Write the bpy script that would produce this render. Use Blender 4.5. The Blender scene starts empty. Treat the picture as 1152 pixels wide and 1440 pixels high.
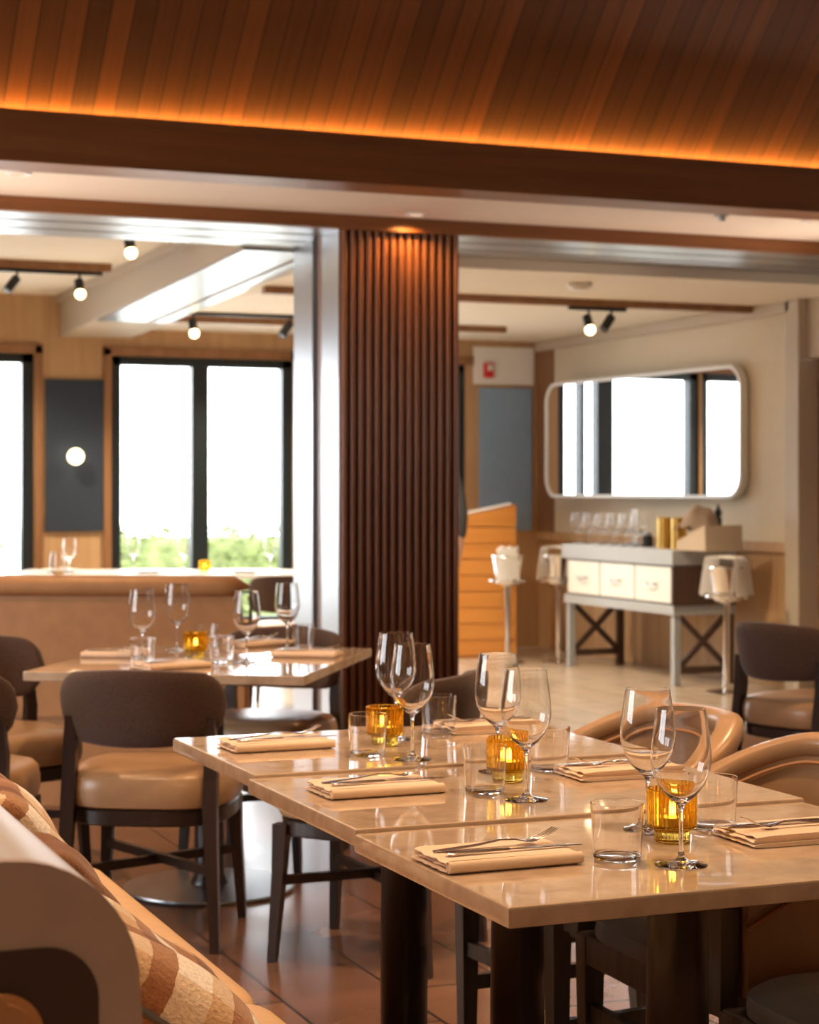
import bpy, bmesh, math, random
from mathutils import Vector, Matrix
random.seed(7)
C = bpy.context.scene.collection
pi = math.pi
# ------------------------------------------------------------------ camera frame
F, H0, ZC = 2700.0, 690.0, 1.30
TH = math.radians(21.9); c_, s_ = math.cos(TH), math.sin(TH)
def W(lat, D): return (lat*c_ + D*s_, D*c_ - lat*s_)
def on_z(u, v, z):
    D = F*(ZC-z)/(v-H0); return W((u-576)*D/F, D)
def on_Y(u, v, Y):
    k = (u-576)/F; D = Y/(c_-k*s_); return (D*(k*c_+s_), ZC-(v-H0)*D/F)
def on_X(u, v, X):
    k = (u-576)/F; D = X/(k*c_+s_); return (D*(c_-k*s_), ZC-(v-H0)*D/F)
def face(lat, D):                       # rotation that turns local +Y to a direction
    x, y = W(lat, D); return math.atan2(-x, y)
XAX = (c_, s_)                          # world X axis expressed as (lat, D)

# ------------------------------------------------------------------ materials
def nm(name):
    m = bpy.data.materials.new(name); m.use_nodes = True
    return m, m.node_tree, m.node_tree.nodes['Principled BSDF']
def lk(t, a, b): t.links.new(a, b)
def mat(name, col, rough=.5, metal=0, spec=.5, coat=0, noise=0, nscale=30, bump=0, bscale=200, sheen=0):
    m, t, b = nm(name)
    b.inputs['Base Color'].default_value = (*col, 1)
    b.inputs['Roughness'].default_value = rough
    b.inputs['Metallic'].default_value = metal
    b.inputs['Specular IOR Level'].default_value = spec
    b.inputs['Coat Weight'].default_value = coat
    b.inputs['Sheen Weight'].default_value = sheen
    tc = t.nodes.new('ShaderNodeTexCoord')
    if noise:
        n = t.nodes.new('ShaderNodeTexNoise'); n.inputs['Scale'].default_value = nscale; n.inputs['Detail'].default_value = 5
        lk(t, tc.outputs['Object'], n.inputs['Vector'])
        r = t.nodes.new('ShaderNodeValToRGB')
        r.color_ramp.elements[0].position = .3; r.color_ramp.elements[1].position = .7
        r.color_ramp.elements[0].color = (*[x*(1-noise) for x in col], 1)
        r.color_ramp.elements[1].color = (*[min(1, x*(1+noise)) for x in col], 1)
        lk(t, n.outputs['Fac'], r.inputs['Fac']); lk(t, r.outputs['Color'], b.inputs['Base Color'])
    if bump:
        n = t.nodes.new('ShaderNodeTexNoise'); n.inputs['Scale'].default_value = bscale; n.inputs['Detail'].default_value = 4
        lk(t, tc.outputs['Object'], n.inputs['Vector'])
        bp = t.nodes.new('ShaderNodeBump'); bp.inputs['Strength'].default_value = bump; bp.inputs['Distance'].default_value = .002
        lk(t, n.outputs['Fac'], bp.inputs['Height']); lk(t, bp.outputs['Normal'], b.inputs['Normal'])
    return m
def wood(name, c1, c2, stretch=(1, 1, .06), scale=14, rough=.45, plank=None, gap=.004, vary=.5, coat=0):
    """stretched-noise grain; plank=(axis, width) adds boards with their own tone and a dark joint"""
    m, t, b = nm(name); N = t.nodes.new
    tc = N('ShaderNodeTexCoord'); mp = N('ShaderNodeMapping'); mp.inputs['Scale'].default_value = stretch
    lk(t, tc.outputs['Object'], mp.inputs['Vector'])
    n = N('ShaderNodeTexNoise'); n.inputs['Scale'].default_value = scale; n.inputs['Detail'].default_value = 8; n.inputs['Roughness'].default_value = .65
    lk(t, mp.outputs['Vector'], n.inputs['Vector'])
    r = N('ShaderNodeValToRGB'); r.color_ramp.elements[0].position = .32; r.color_ramp.elements[1].position = .7
    r.color_ramp.elements[0].color = (*c1, 1); r.color_ramp.elements[1].color = (*c2, 1)
    lk(t, n.outputs['Fac'], r.inputs['Fac'])
    out = r.outputs['Color']
    if plank:
        ax, wd = plank
        sp = N('ShaderNodeSeparateXYZ'); lk(t, tc.outputs['Object'], sp.inputs['Vector'])
        d = N('ShaderNodeMath'); d.operation = 'DIVIDE'; d.inputs[1].default_value = wd; lk(t, sp.outputs[ax], d.inputs[0])
        fl = N('ShaderNodeMath'); fl.operation = 'FLOOR'; lk(t, d.outputs[0], fl.inputs[0])
        wn = N('ShaderNodeTexWhiteNoise'); wn.noise_dimensions = '1D'; lk(t, fl.outputs[0], wn.inputs['W'])
        mr = N('ShaderNodeMapRange'); mr.inputs['To Min'].default_value = 1-vary; mr.inputs['To Max'].default_value = 1+vary
        lk(t, wn.outputs['Value'], mr.inputs['Value'])
        mx = N('ShaderNodeMix'); mx.data_type = 'RGBA'; mx.blend_type = 'MULTIPLY'; mx.inputs[0].default_value = 1
        lk(t, out, mx.inputs[6]); lk(t, mr.outputs[0], mx.inputs[7])
        fr = N('ShaderNodeMath'); fr.operation = 'FRACT'; lk(t, d.outputs[0], fr.inputs[0])
        lt = N('ShaderNodeMath'); lt.operation = 'LESS_THAN'; lt.inputs[1].default_value = gap/wd; lk(t, fr.outputs[0], lt.inputs[0])
        m2 = N('ShaderNodeMix'); m2.data_type = 'RGBA'; lk(t, lt.outputs[0], m2.inputs[0]); lk(t, mx.outputs[2], m2.inputs[6])
        m2.inputs[7].default_value = (*[x*.25 for x in c1], 1)
        out = m2.outputs[2]
    lk(t, out, b.inputs['Base Color'])
    b.inputs['Roughness'].default_value = rough; b.inputs['Coat Weight'].default_value = coat
    bp = N('ShaderNodeBump'); bp.inputs['Strength'].default_value = .15; bp.inputs['Distance'].default_value = .001
    lk(t, n.outputs['Fac'], bp.inputs['Height']); lk(t, bp.outputs['Normal'], b.inputs['Normal'])
    return m
def tile(name, c1, c2, rough, mortar=(.05, .035, .025)):
    m, t, b = nm(name); N = t.nodes.new
    tc = N('ShaderNodeTexCoord'); sp = N('ShaderNodeSeparateXYZ'); cb = N('ShaderNodeCombineXYZ')
    lk(t, tc.outputs['Object'], sp.inputs[0]); lk(t, sp.outputs['Y'], cb.inputs['X']); lk(t, sp.outputs['X'], cb.inputs['Y'])
    br = N('ShaderNodeTexBrick'); br.inputs['Scale'].default_value = 1; br.inputs['Brick Width'].default_value = .62
    br.inputs['Row Height'].default_value = .305; br.inputs['Mortar Size'].default_value = .005
    br.inputs['Color1'].default_value = (*c1, 1); br.inputs['Color2'].default_value = (*c2, 1); br.inputs['Mortar'].default_value = (*mortar, 1)
    lk(t, cb.outputs[0], br.inputs['Vector'])
    n = N('ShaderNodeTexNoise'); n.inputs['Scale'].default_value = 6; n.inputs['Detail'].default_value = 8; lk(t, cb.outputs[0], n.inputs['Vector'])
    mr = N('ShaderNodeMapRange'); mr.inputs['To Min'].default_value = .8; mr.inputs['To Max'].default_value = 1.2; lk(t, n.outputs['Fac'], mr.inputs['Value'])
    mx = N('ShaderNodeMix'); mx.data_type = 'RGBA'; mx.blend_type = 'MULTIPLY'; mx.inputs[0].default_value = 1
    lk(t, br.outputs['Color'], mx.inputs[6]); lk(t, mr.outputs[0], mx.inputs[7]); lk(t, mx.outputs[2], b.inputs['Base Color'])
    rr = N('ShaderNodeMapRange'); rr.inputs['To Min'].default_value = rough-.03; rr.inputs['To Max'].default_value = rough+.03; lk(t, n.outputs['Fac'], rr.inputs['Value'])
    lk(t, rr.outputs[0], b.inputs['Roughness'])
    bp = N('ShaderNodeBump'); bp.inputs['Strength'].default_value = .2; bp.inputs['Distance'].default_value = .001; bp.invert = True
    lk(t, br.outputs['Fac'], bp.inputs['Height']); lk(t, bp.outputs['Normal'], b.inputs['Normal'])
    return m
def marble(name):
    m, t, b = nm(name); N = t.nodes.new
    tc = N('ShaderNodeTexCoord')
    n = N('ShaderNodeTexNoise'); n.inputs['Scale'].default_value = 13; n.inputs['Detail'].default_value = 9; n.inputs['Distortion'].default_value = .5
    lk(t, tc.outputs['Object'], n.inputs['Vector'])
    r = N('ShaderNodeValToRGB'); e = r.color_ramp.elements
    e[0].position = .28; e[0].color = (.46, .33, .23, 1); e[1].position = .66; e[1].color = (.64, .49, .36, 1)
    x = e.new(.44); x.color = (.56, .42, .30, 1)
    lk(t, n.outputs['Fac'], r.inputs['Fac'])
    n2 = N('ShaderNodeTexNoise'); n2.inputs['Scale'].default_value = 42; n2.inputs['Detail'].default_value = 4; lk(t, tc.outputs['Object'], n2.inputs['Vector'])
    mr = N('ShaderNodeMapRange'); mr.inputs['To Min'].default_value = .8; mr.inputs['To Max'].default_value = 1.12; lk(t, n2.outputs['Fac'], mr.inputs['Value'])
    mx = N('ShaderNodeMix'); mx.data_type = 'RGBA'; mx.blend_type = 'MULTIPLY'; mx.inputs[0].default_value = 1
    lk(t, r.outputs['Color'], mx.inputs[6]); lk(t, mr.outputs[0], mx.inputs[7]); lk(t, mx.outputs[2], b.inputs['Base Color'])
    b.inputs['Roughness'].default_value = .05; b.inputs['Specular IOR Level'].default_value = .62
    b.inputs['Coat Weight'].default_value = .25; b.inputs['Coat Roughness'].default_value = .03
    return m
def plaid(name):
    m, t, b = nm(name); N = t.nodes.new
    tc = N('ShaderNodeTexCoord'); sp = N('ShaderNodeSeparateXYZ'); lk(t, tc.outputs['Object'], sp.inputs[0])
    def band(ax, per, ph):
        nz = N('ShaderNodeTexNoise'); nz.inputs['Scale'].default_value = 60; lk(t, tc.outputs['Object'], nz.inputs['Vector'])
        a = N('ShaderNodeMath'); a.operation = 'MULTIPLY_ADD'; a.inputs[1].default_value = .008; lk(t, nz.outputs['Fac'], a.inputs[0]); lk(t, sp.outputs[ax], a.inputs[2])
        d = N('ShaderNodeMath'); d.operation = 'MULTIPLY_ADD'; d.inputs[1].default_value = 1/per; d.inputs[2].default_value = ph; lk(t, a.outputs[0], d.inputs[0])
        f = N('ShaderNodeMath'); f.operation = 'FRACT'; lk(t, d.outputs[0], f.inputs[0])
        r = N('ShaderNodeValToRGB'); r.color_ramp.interpolation = 'CONSTANT'; e = r.color_ramp.elements
        e[0].position = 0; e[0].color = (.95, .92, .89, 1); e[1].position = .42; e[1].color = (.42, .21, .10, 1)
        x = e.new(.72); x.color = (.78, .62, .46, 1)
        lk(t, f.outputs[0], r.inputs['Fac']); return r.outputs['Color']
    mx = N('ShaderNodeMix'); mx.data_type = 'RGBA'; mx.blend_type = 'MULTIPLY'; mx.inputs[0].default_value = 1
    lk(t, band('X', .155, .2), mx.inputs[6]); lk(t, band('Z', .14, .35), mx.inputs[7])
    n = N('ShaderNodeTexNoise'); n.inputs['Scale'].default_value = 160; n.inputs['Detail'].default_value = 3; lk(t, tc.outputs['Object'], n.inputs['Vector'])
    mr = N('ShaderNodeMapRange'); mr.inputs['To Min'].default_value = .65; mr.inputs['To Max'].default_value = 1.35; lk(t, n.outputs['Fac'], mr.inputs['Value'])
    m3 = N('ShaderNodeMix'); m3.data_type = 'RGBA'; m3.blend_type = 'MULTIPLY'; m3.inputs[0].default_value = 1
    lk(t, mx.outputs[2], m3.inputs[6]); lk(t, mr.outputs[0], m3.inputs[7]); lk(t, m3.outputs[2], b.inputs['Base Color'])
    b.inputs['Roughness'].default_value = .95; b.inputs['Sheen Weight'].default_value = .4
    bp = N('ShaderNodeBump'); bp.inputs['Strength'].default_value = .8; bp.inputs['Distance'].default_value = .004
    lk(t, n.outputs['Fac'], bp.inputs['Height']); lk(t, bp.outputs['Normal'], b.inputs['Normal'])
    return m
def glass(name, col=(1, 1, 1), rough=0, ior=1.45):
    m = bpy.data.materials.new(name); m.use_nodes = True; t = m.node_tree; t.nodes.clear()
    o = t.nodes.new('ShaderNodeOutputMaterial'); g = t.nodes.new('ShaderNodeBsdfGlass')
    g.inputs['Color'].default_value = (*col, 1); g.inputs['Roughness'].default_value = rough; g.inputs['IOR'].default_value = ior
    lk(t, g.outputs[0], o.inputs[0]); return m
def pane_glass(name):
    m = bpy.data.materials.new(name); m.use_nodes = True; t = m.node_tree; t.nodes.clear(); N = t.nodes.new
    o = N('ShaderNodeOutputMaterial'); tr = N('ShaderNodeBsdfTransparent'); gl = N('ShaderNodeBsdfGlossy'); mx = N('ShaderNodeMixShader'); fr = N('ShaderNodeFresnel')
    gl.inputs['Roughness'].default_value = .01; fr.inputs['IOR'].default_value = 1.3
    lk(t, fr.outputs[0], mx.inputs[0]); lk(t, tr.outputs[0], mx.inputs[1]); lk(t, gl.outputs[0], mx.inputs[2]); lk(t, mx.outputs[0], o.inputs[0]); return m
def emit(name, col, st):
    m = bpy.data.materials.new(name); m.use_nodes = True; t = m.node_tree; t.nodes.clear()
    o = t.nodes.new('ShaderNodeOutputMaterial'); e = t.nodes.new('ShaderNodeEmission')
    e.inputs[0].default_value = (*col, 1); e.inputs[1].default_value = st; lk(t, e.outputs[0], o.inputs[0]); return m

M = dict(
    vault=wood('vault planks', (.115, .034, .006), (.17, .054, .010), (1, .03, .03), 30, .5, ('X', .094), .006, .38),
    beam=wood('beam oak', (.17, .060, .016), (.265, .10, .028), (.05, 1, 1), 16, .45),
    flute=wood('fluted walnut', (.16, .054, .018), (.25, .090, .030), (1, 1, .05), 16, .42),
    oak=wood('oak wall', (.40, .24, .12), (.56, .36, .19), (1, 1, .06), 10, .5),
    oak_dark=wood('oak trim', (.22, .10, .04), (.32, .16, .07), (1, 1, .06), 12, .5),
    podium=wood('honey oak', (.50, .19, .035), (.62, .27, .06), (.06, .06, 1), 12, .4),
    plaster=mat('white plaster', (.80, .71, .62), .7),
    cream=mat('cream ceiling', (.80, .74, .62), .75),
    wallpaper=mat('woven wallcover', (.68, .60, .47), .8, noise=.06, nscale=60),
    taupe=mat('taupe paint', (.52, .45, .36), .6),
    steel=mat('brushed steel', (.42, .43, .45), .33, 1, noise=.05, nscale=3),
    chrome=mat('polished chrome', (.88, .88, .88), .08, 1),
    cutlery=mat('polished cutlery', (.80, .76, .72), .14, 1),
    mirror=mat('mirror silver', (.95, .96, .96), .01, 1),
    white_frame=mat('white frame', (.82, .82, .80), .35),
    dark_frame=mat('window frame', (.012, .02, .026), .35),
    navy=mat('navy weave panel', (.022, .035, .060), .8, bump=.5, bscale=300),
    blue=mat('blue weave panel', (.25, .37, .54), .7, noise=.12, nscale=90),
    floor=tile('brown floor tile', (.15, .072, .043), (.20, .10, .06), .24, (.02, .012, .008)),
    floor_far=tile('glare-pale floor tile', (.42, .33, .25), (.47, .37, .28), .24, (.25, .2, .16)),  # window glare on the back floor put into a paler tile colour
    paving=mat('terrace paving', (.75, .75, .74), .8, noise=.06),
    leaf=mat('hedge leaf', (.26, .32, .12), .6, noise=.4, nscale=8),
    marble=marble('beige marble'),
    darkwood=wood('espresso wood', (.018, .009, .006), (.04, .02, .013), (1, 1, .06), 20, .35, coat=.2),
    greywood=wood('grey washed oak', (.075, .062, .050), (.16, .135, .11), (1, 1, .06), 26, .45),
    brown_cloth=mat('brown tweed', (.078, .039, .025), .95, noise=.35, nscale=220, bump=.5, bscale=500, sheen=.25),
    tan=mat('tan leather', (.43, .26, .14), .28, noise=.06, nscale=20, bump=.08, bscale=300),
    tan_light=mat('pale tan leather', (.66, .44, .25), .45, noise=.05, nscale=20),
    caramel=mat('caramel leather', (.52, .25, .10), .45, noise=.08, nscale=15),
    greyleather=mat('charcoal leather', (.15, .155, .155), .28, bump=.15, bscale=60),
    bench_end=mat('taupe bench end', (.52, .38, .30), .5, noise=.05),
    white_leather=mat('stone leather', (.60, .53, .46), .38),
    brown_leather=mat('dark brown leather', (.07, .035, .022), .6),
    linen=mat('peach linen', (.84, .64, .47), .9, bump=.4, bscale=700, sheen=.2),
    white_linen=mat('white linen', (.85, .82, .78), .9, bump=.3, bscale=400),
    rust=mat('rust wool', (.20, .075, .028), .95, noise=.3, nscale=120, bump=.6, bscale=200, sheen=.3),
    greycord=mat('grey trim cord', (.10, .09, .085), .9),
    plaid=plaid('plaid wool'),
    glass=glass('clear glass'),
    amber=glass('amber glass', (.97, .82, .36), .02),
    wax=mat('candle wax', (.85, .75, .55), .5),
    flame=emit('candle flame', (1, .66, .28), 22),
    pane=pane_glass('window glass'),
    lamp=emit('lamp lens', (1, .72, .38), 9), dim_lamp=emit('downlight lens', (1, .62, .40), 1.1),
    globe=emit('sconce globe', (1, .80, .48), 5),
    black=mat('black metal', (.015, .015, .015), .4),
    grey_paint=mat('grey lacquer', (.36, .38, .41), .4),
    white_paint=mat('white lacquer', (.78, .78, .74), .4),
    sidewood=wood('dark sideboard wood', (.05, .026, .018), (.085, .045, .03), (1, 1, .06), 16, .45),
    gold=mat('brushed gold', (.75, .48, .14), .3, 1),
    kraft=mat('kraft box', (.50, .40, .30), .8),
    cloth=mat('beige napkin', (.62, .50, .40), .9),
    porcelain=mat('white porcelain', (.85, .85, .85), .2),
    red=mat('red plastic', (.65, .03, .03), .4),
    skin=mat('skin', (.55, .33, .24), .5), hair=mat('dark hair', (.02, .014, .01), .6),
    shirt=mat('grey shirt', (.055, .055, .062), .9), trousers=mat('black trousers', (.012, .012, .014), .85), shoe=mat('black shoe', (.01, .01, .01), .4),
    green=mat('herb leaves', (.05, .2, .04), .6),
)

# ------------------------------------------------------------------ mesh builder
class MB:
    def __init__(s): s.bm = bmesh.new()
    def box(s, a, b, bev=0, seg=2, mtx=None):
        vs = [s.bm.verts.new((x, y, z)) for z in (a[2], b[2]) for y in (a[1], b[1]) for x in (a[0], b[0])]
        fs = [s.bm.faces.new([vs[i] for i in q]) for q in ((0, 2, 3, 1), (4, 5, 7, 6), (0, 1, 5, 4), (2, 6, 7, 3), (0, 4, 6, 2), (1, 3, 7, 5))]
        if bev:
            es = list({e for f in fs for e in f.edges})
            r = bmesh.ops.bevel(s.bm, geom=es+vs, offset=bev, segments=seg, affect='EDGES', profile=.5)
            vs = list({v for f in r['faces'] for v in f.verts} | {v for v in vs if v.is_valid})
        if mtx: bmesh.ops.transform(s.bm, matrix=mtx, verts=vs)
        return s
    def sections(s, loops, cap=True, closed=False):
        vl = [[s.bm.verts.new(p) for p in lp] for lp in loops]
        n = len(vl[0]); rng = range(len(vl)) if closed else range(len(vl)-1)
        for i in rng:
            a, b = vl[i], vl[(i+1) % len(vl)]
            for j in range(n):
                s.bm.faces.new((a[j], a[(j+1) % n], b[(j+1) % n], b[j]))
        if cap and not closed:
            s.bm.faces.new(vl[0][::-1]); s.bm.faces.new(vl[-1])
        return s
    def bar(s, p0, p1, w0, w1=None, h0=None, h1=None, n=4, up=(0, 0, 1)):
        """tapered bar; n=4 square (w,h full sizes), else round (w = diameter)"""
        w1 = w0 if w1 is None else w1; h0 = w0 if h0 is None else h0; h1 = w1 if h1 is None else h1
        p0, p1 = Vector(p0), Vector(p1); d = (p1-p0).normalized(); up = Vector(up)
        if abs(d.dot(up)) > .95: up = Vector((0, 1, 0))
        x = d.cross(up).normalized(); y = x.cross(d).normalized()
        lps = []
        for p, w, h in ((p0, w0, h0), (p1, w1, h1)):
            if n == 4: lp = [p+x*(i*w/2)+y*(j*h/2) for i, j in ((-1, -1), (1, -1), (1, 1), (-1, 1))]
            else: lp = [p+x*math.cos(2*pi*k/n)*w/2+y*math.sin(2*pi*k/n)*h/2 for k in range(n)]
            lps.append(lp)
        return s.sections(lps)
    def tube(s, pts, r, n=10):
        pts = [Vector(p) for p in pts]; rs = r if isinstance(r, (list, tuple)) else [r]*len(pts); lps = []
        for i, p in enumerate(pts):
            d = (pts[min(i+1, len(pts)-1)]-pts[max(i-1, 0)]).normalized()
            up = Vector((0, 0, 1)) if abs(d.z) < .9 else Vector((0, 1, 0))
            x = d.cross(up).normalized(); y = x.cross(d).normalized()
            lps.append([p+x*math.cos(2*pi*k/n)*rs[i]+y*math.sin(2*pi*k/n)*rs[i] for k in range(n)])
        return s.sections(lps)
    def lathe(s, prof, n=40, c=(0, 0, 0), rib=None):
        """prof: (r, z) list; r=0 at an end closes it; rib(r, z, ang) may change r"""
        rows = []
        for r, z in prof:
            if r <= 1e-6: rows.append([s.bm.verts.new((c[0], c[1], c[2]+z))])
            else:
                row = []
                for k in range(n):
                    a = 2*pi*k/n; rr = rib(r, z, a) if rib else r
                    row.append(s.bm.verts.new((c[0]+rr*math.cos(a), c[1]+rr*math.sin(a), c[2]+z)))
                rows.append(row)
        for a, b in zip(rows, rows[1:]):
            for k in range(n):
                k2 = (k+1) % n
                if len(a) == 1 and len(b) == 1: continue
                if len(a) == 1: s.bm.faces.new((a[0], b[k2], b[k]))
                elif len(b) == 1: s.bm.faces.new((a[k], a[k2], b[0]))
                else: s.bm.faces.new((a[k], a[k2], b[k2], b[k]))
        return s
    def grid(s, fn, nu, nv, wrap=False):
        vs = [[s.bm.verts.new(fn(i/(nu-1), j/(nv-1))) for j in range(nv)] for i in range(nu)]
        for i in range(nu-1):
            for j in range(nv-1): s.bm.faces.new((vs[i][j], vs[i+1][j], vs[i+1][j+1], vs[i][j+1]))
        return s
    def prism(s, poly, z0, z1, axis='z', bev=0):
        def P(a, b, z): return {'z': (a, b, z), 'y': (a, z, b), 'x': (z, a, b)}[axis]
        lo = [s.bm.verts.new(P(a, b, z0)) for a, b in poly]; hi = [s.bm.verts.new(P(a, b, z1)) for a, b in poly]
        f1 = s.bm.faces.new(lo[::-1]); f2 = s.bm.faces.new(hi); n = len(poly)
        for k in range(n): s.bm.faces.new((lo[k], lo[(k+1) % n], hi[(k+1) % n], hi[k]))
        if bev: bmesh.ops.bevel(s.bm, geom=list(f1.edges)+list(f2.edges), offset=bev, segments=2, affect='EDGES')
        return s
    def build(s, name, m, parent=None, ang=35, loc=None, rotz=0, mtx=None):
        if mtx: bmesh.ops.transform(s.bm, matrix=mtx, verts=s.bm.verts[:])
        bmesh.ops.recalc_face_normals(s.bm, faces=s.bm.faces[:])
        me = bpy.data.meshes.new(name); s.bm.to_mesh(me); s.bm.free()
        for p in me.polygons: p.use_smooth = True
        me.set_sharp_from_angle(angle=math.radians(ang))
        me.materials.append(m if not isinstance(m, str) else M[m])
        o = bpy.data.objects.new(name, me); C.objects.link(o)
        wn = o.modifiers.new('weighted normals', 'WEIGHTED_NORMAL'); wn.keep_sharp = True; wn.weight = 80
        if parent: o.parent = parent
        if loc: o.location = loc
        o.rotation_euler.z = rotz
        return o
def tag(o, label=None, cat=None, group=None, kind=None):
    for k, v in (('label', label), ('category', cat), ('group', group), ('kind', kind)):
        if v: o[k] = v
    return o
def thing(name, label, cat, loc=(0, 0, 0), rotz=0, group=None):
    o = bpy.data.objects.new(name, None); o.empty_display_size = .05; C.objects.link(o)
    o.location = loc; o.rotation_euler.z = rotz
    return tag(o, label, cat, group)
def struct(o): o['kind'] = 'structure'; return o
def kids(o): return [x for x in C.objects if x.parent == o]
def dup(o, loc=None, rotz=None, label=None, group=None, parent=None):
    c = o.copy(); C.objects.link(c)
    if parent: c.parent = parent
    if loc is not None: c.location = loc
    if rotz is not None: c.rotation_euler.z = rotz
    if label: c['label'] = label
    if group: c['group'] = group
    for k in kids(o): dup(k, parent=c)
    return c
class Kind:
    """first call moves the prototype, later calls copy it"""
    def __init__(s, maker): s.maker = maker; s.p = None
    def __call__(s, loc, rotz, label, group=None):
        if s.p is None:
            s.p = s.maker(); o = s.p; o.location = loc; o.rotation_euler.z = rotz; o['label'] = label
            if group: o['group'] = group
            return o
        o = dup(s.p, loc, rotz, label, group)
        if not group and 'group' in o: del o['group']
        return o
def sup(t, n):                            # superellipse point
    ct, st = math.cos(t), math.sin(t)
    return math.copysign(abs(ct)**(2/n), ct), math.copysign(abs(st)**(2/n), st)

# ================================================================== SETTING
YB, XR = 14.5, 7.0
ZS, ZH = 2.67, 2.60
def X_at(u): return on_Y(u, 690, YB)[0]
struct(MB().box((-4, -5, -.1), (9, 9.0, 0)).build('floor', 'floor'))
struct(MB().box((-4, 9.0, -.1), (9, YB+.1, 0)).build('floor_back_room', 'floor_far'))
struct(MB().box((-9, YB+.1, -.12), (16, 30, -.02)).build('floor_terrace', 'paving'))
# vaulted plank ceiling
Y0, Z0 = 8.16, 2.80
def vault(bm):
    t = .05
    return bm.prism([(Y0, Z0), (7.40, Z0+Y0-7.40), (7.40, Z0+Y0-7.40+t*1.4), (Y0, Z0+t*1.4)], -4, 9, 'x')
struct(vault(MB()).build('ceiling_vault', 'vault'))
struct(MB().box((-4, -5, 3.85), (9, 7.6, 3.95)).build('ceiling_front', 'beam'))
struct(MB().box((-4, 7.3, 3.62), (9, 7.36, 3.85)).build('trim_1', 'beam'))
# cove lip beam
struct(MB().box((-4, 7.93, 2.655), (9, 7.975, 2.872), .004).box((-4, 7.975, 2.66), (9, 8.2, 2.70)).build('trim_2', 'beam'))
struct(MB().box((-4, 7.975, ZS), (9, 8.95, ZS+.03)).build('ceiling_soffit', 'plaster'))
struct(MB().box((-4, 8.95, ZH), (9, 9.00, ZS+.25)).build('trim_3', 'beam'))
# steel clad sliding door track under the header, with its grooves
PX0, PX1 = on_Y(480, 690, 9.0)[0], on_Y(648, 690, 9.0)[0]
mb = MB()
for y0, y1, z in ((9.0, 9.22, 0), (9.26, 9.50, .0), (9.54, 9.78, .0)): mb.box((-4, y0, ZH+z), (9, y1, ZH+.04), .004)
mb.box((-4, 9.0, ZH+.03), (9, 9.80, ZH+.05))
struct(mb.build('trim_4', 'steel'))
struct(MB().box((-4, 9.0, ZH+.05), (9, 9.80, 3.0)).build('wall_header', 'taupe'))
# fluted pillar
def pillar():
    n = 15; w = PX1-PX0; pts = [(PX0, 9.35)]
    for k in range(n):
        x0 = PX0+w*k/n; r = w/n/2
        pts.append((x0+.001, 9.035)); pts.append((x0+r*.36, 9.035))
        for j in range(9):
            a = pi-pi*j/8; pts.append((x0+r+r*.64*math.cos(a), 9.012-r*.7*math.sin(a)))
        pts.append((x0+r*1.64, 9.035)); pts.append((x0+2*r-.001, 9.035))
    pts.append((PX1, 9.35))
    return MB().prism(pts, 0, ZS)
struct(pillar().build('wall_pillar', 'flute', ang=50))
# steel jamb on the pillar's left flank
mb = MB()
mb.box((PX0, 9.04, 0), (PX0+.06, 9.30, ZH+.02), .003); mb.box((PX0+.02, 9.30, 0), (PX0+.06, 9.44, ZH+.02)); mb.box((PX0, 9.44, 0), (PX0+.06, 9.75, ZH+.02), .003)
struct(mb.build('trim_5', 'steel'))
struct(MB().box((PX0+.06, 9.35, 0), (PX1, 9.75, ZH+.02)).build('wall_pillar_core', 'oak_dark'))
# back room ceilings and beam
XB0, XB1, ZL, ZR, ZBM = 2.97, 3.52, 2.78, 2.54, 2.47
struct(MB().box((-4, 9.8, ZL), (XB0+.05, YB, ZL+.1)).build('ceiling_left_bay', 'cream'))
struct(MB().box((XB1-.05, 9.8, ZR), (XR+2, YB, ZR+.1)).build('ceiling_right_bay', 'cream'))
struct(MB().prism([(9.8, 2.592), (YB, ZBM), (YB, ZL+.05), (9.8, ZL+.05)], XB0, XB1, 'x').build('trim_6', 'taupe'))
struct(MB().box((XB0-.03, 9.8, ZL-.05), (XB0, YB, ZL)).build('trim_7', 'taupe'))
def bz(y): return 2.592+(ZBM-2.592)*(y-9.8)/(YB-9.8)
struct(MB().prism([(9.8, bz(9.8)-.012), (13.3, bz(13.3)-.012), (13.3, bz(13.3)+.001), (9.8, bz(9.8)+.001)], XB0+.02, XB1-.18, 'x').prism([(9.8, bz(9.8)-.012), (13.3, bz(13.3)-.012), (13.3, bz(13.3)+.001), (9.8, bz(9.8)+.001)], XB1-.14, XB1-.02, 'x').build('trim_8', 'steel'))
for i, (y, x0, x1) in enumerate(((11.1, XB1, XR), (13.2, XB1, XR-.9))):     # slot channels across the right bay
    struct(MB().box((x0, y, ZR-.045), (x1, y+.07, ZR+.01)).build('trim_%d' % (9+i), 'oak_dark'))
struct(MB().box((-4, 12.35, ZL-.05), (XB0-.1, 12.45, ZL+.01)).build('trim_11', 'oak_dark'))
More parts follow.
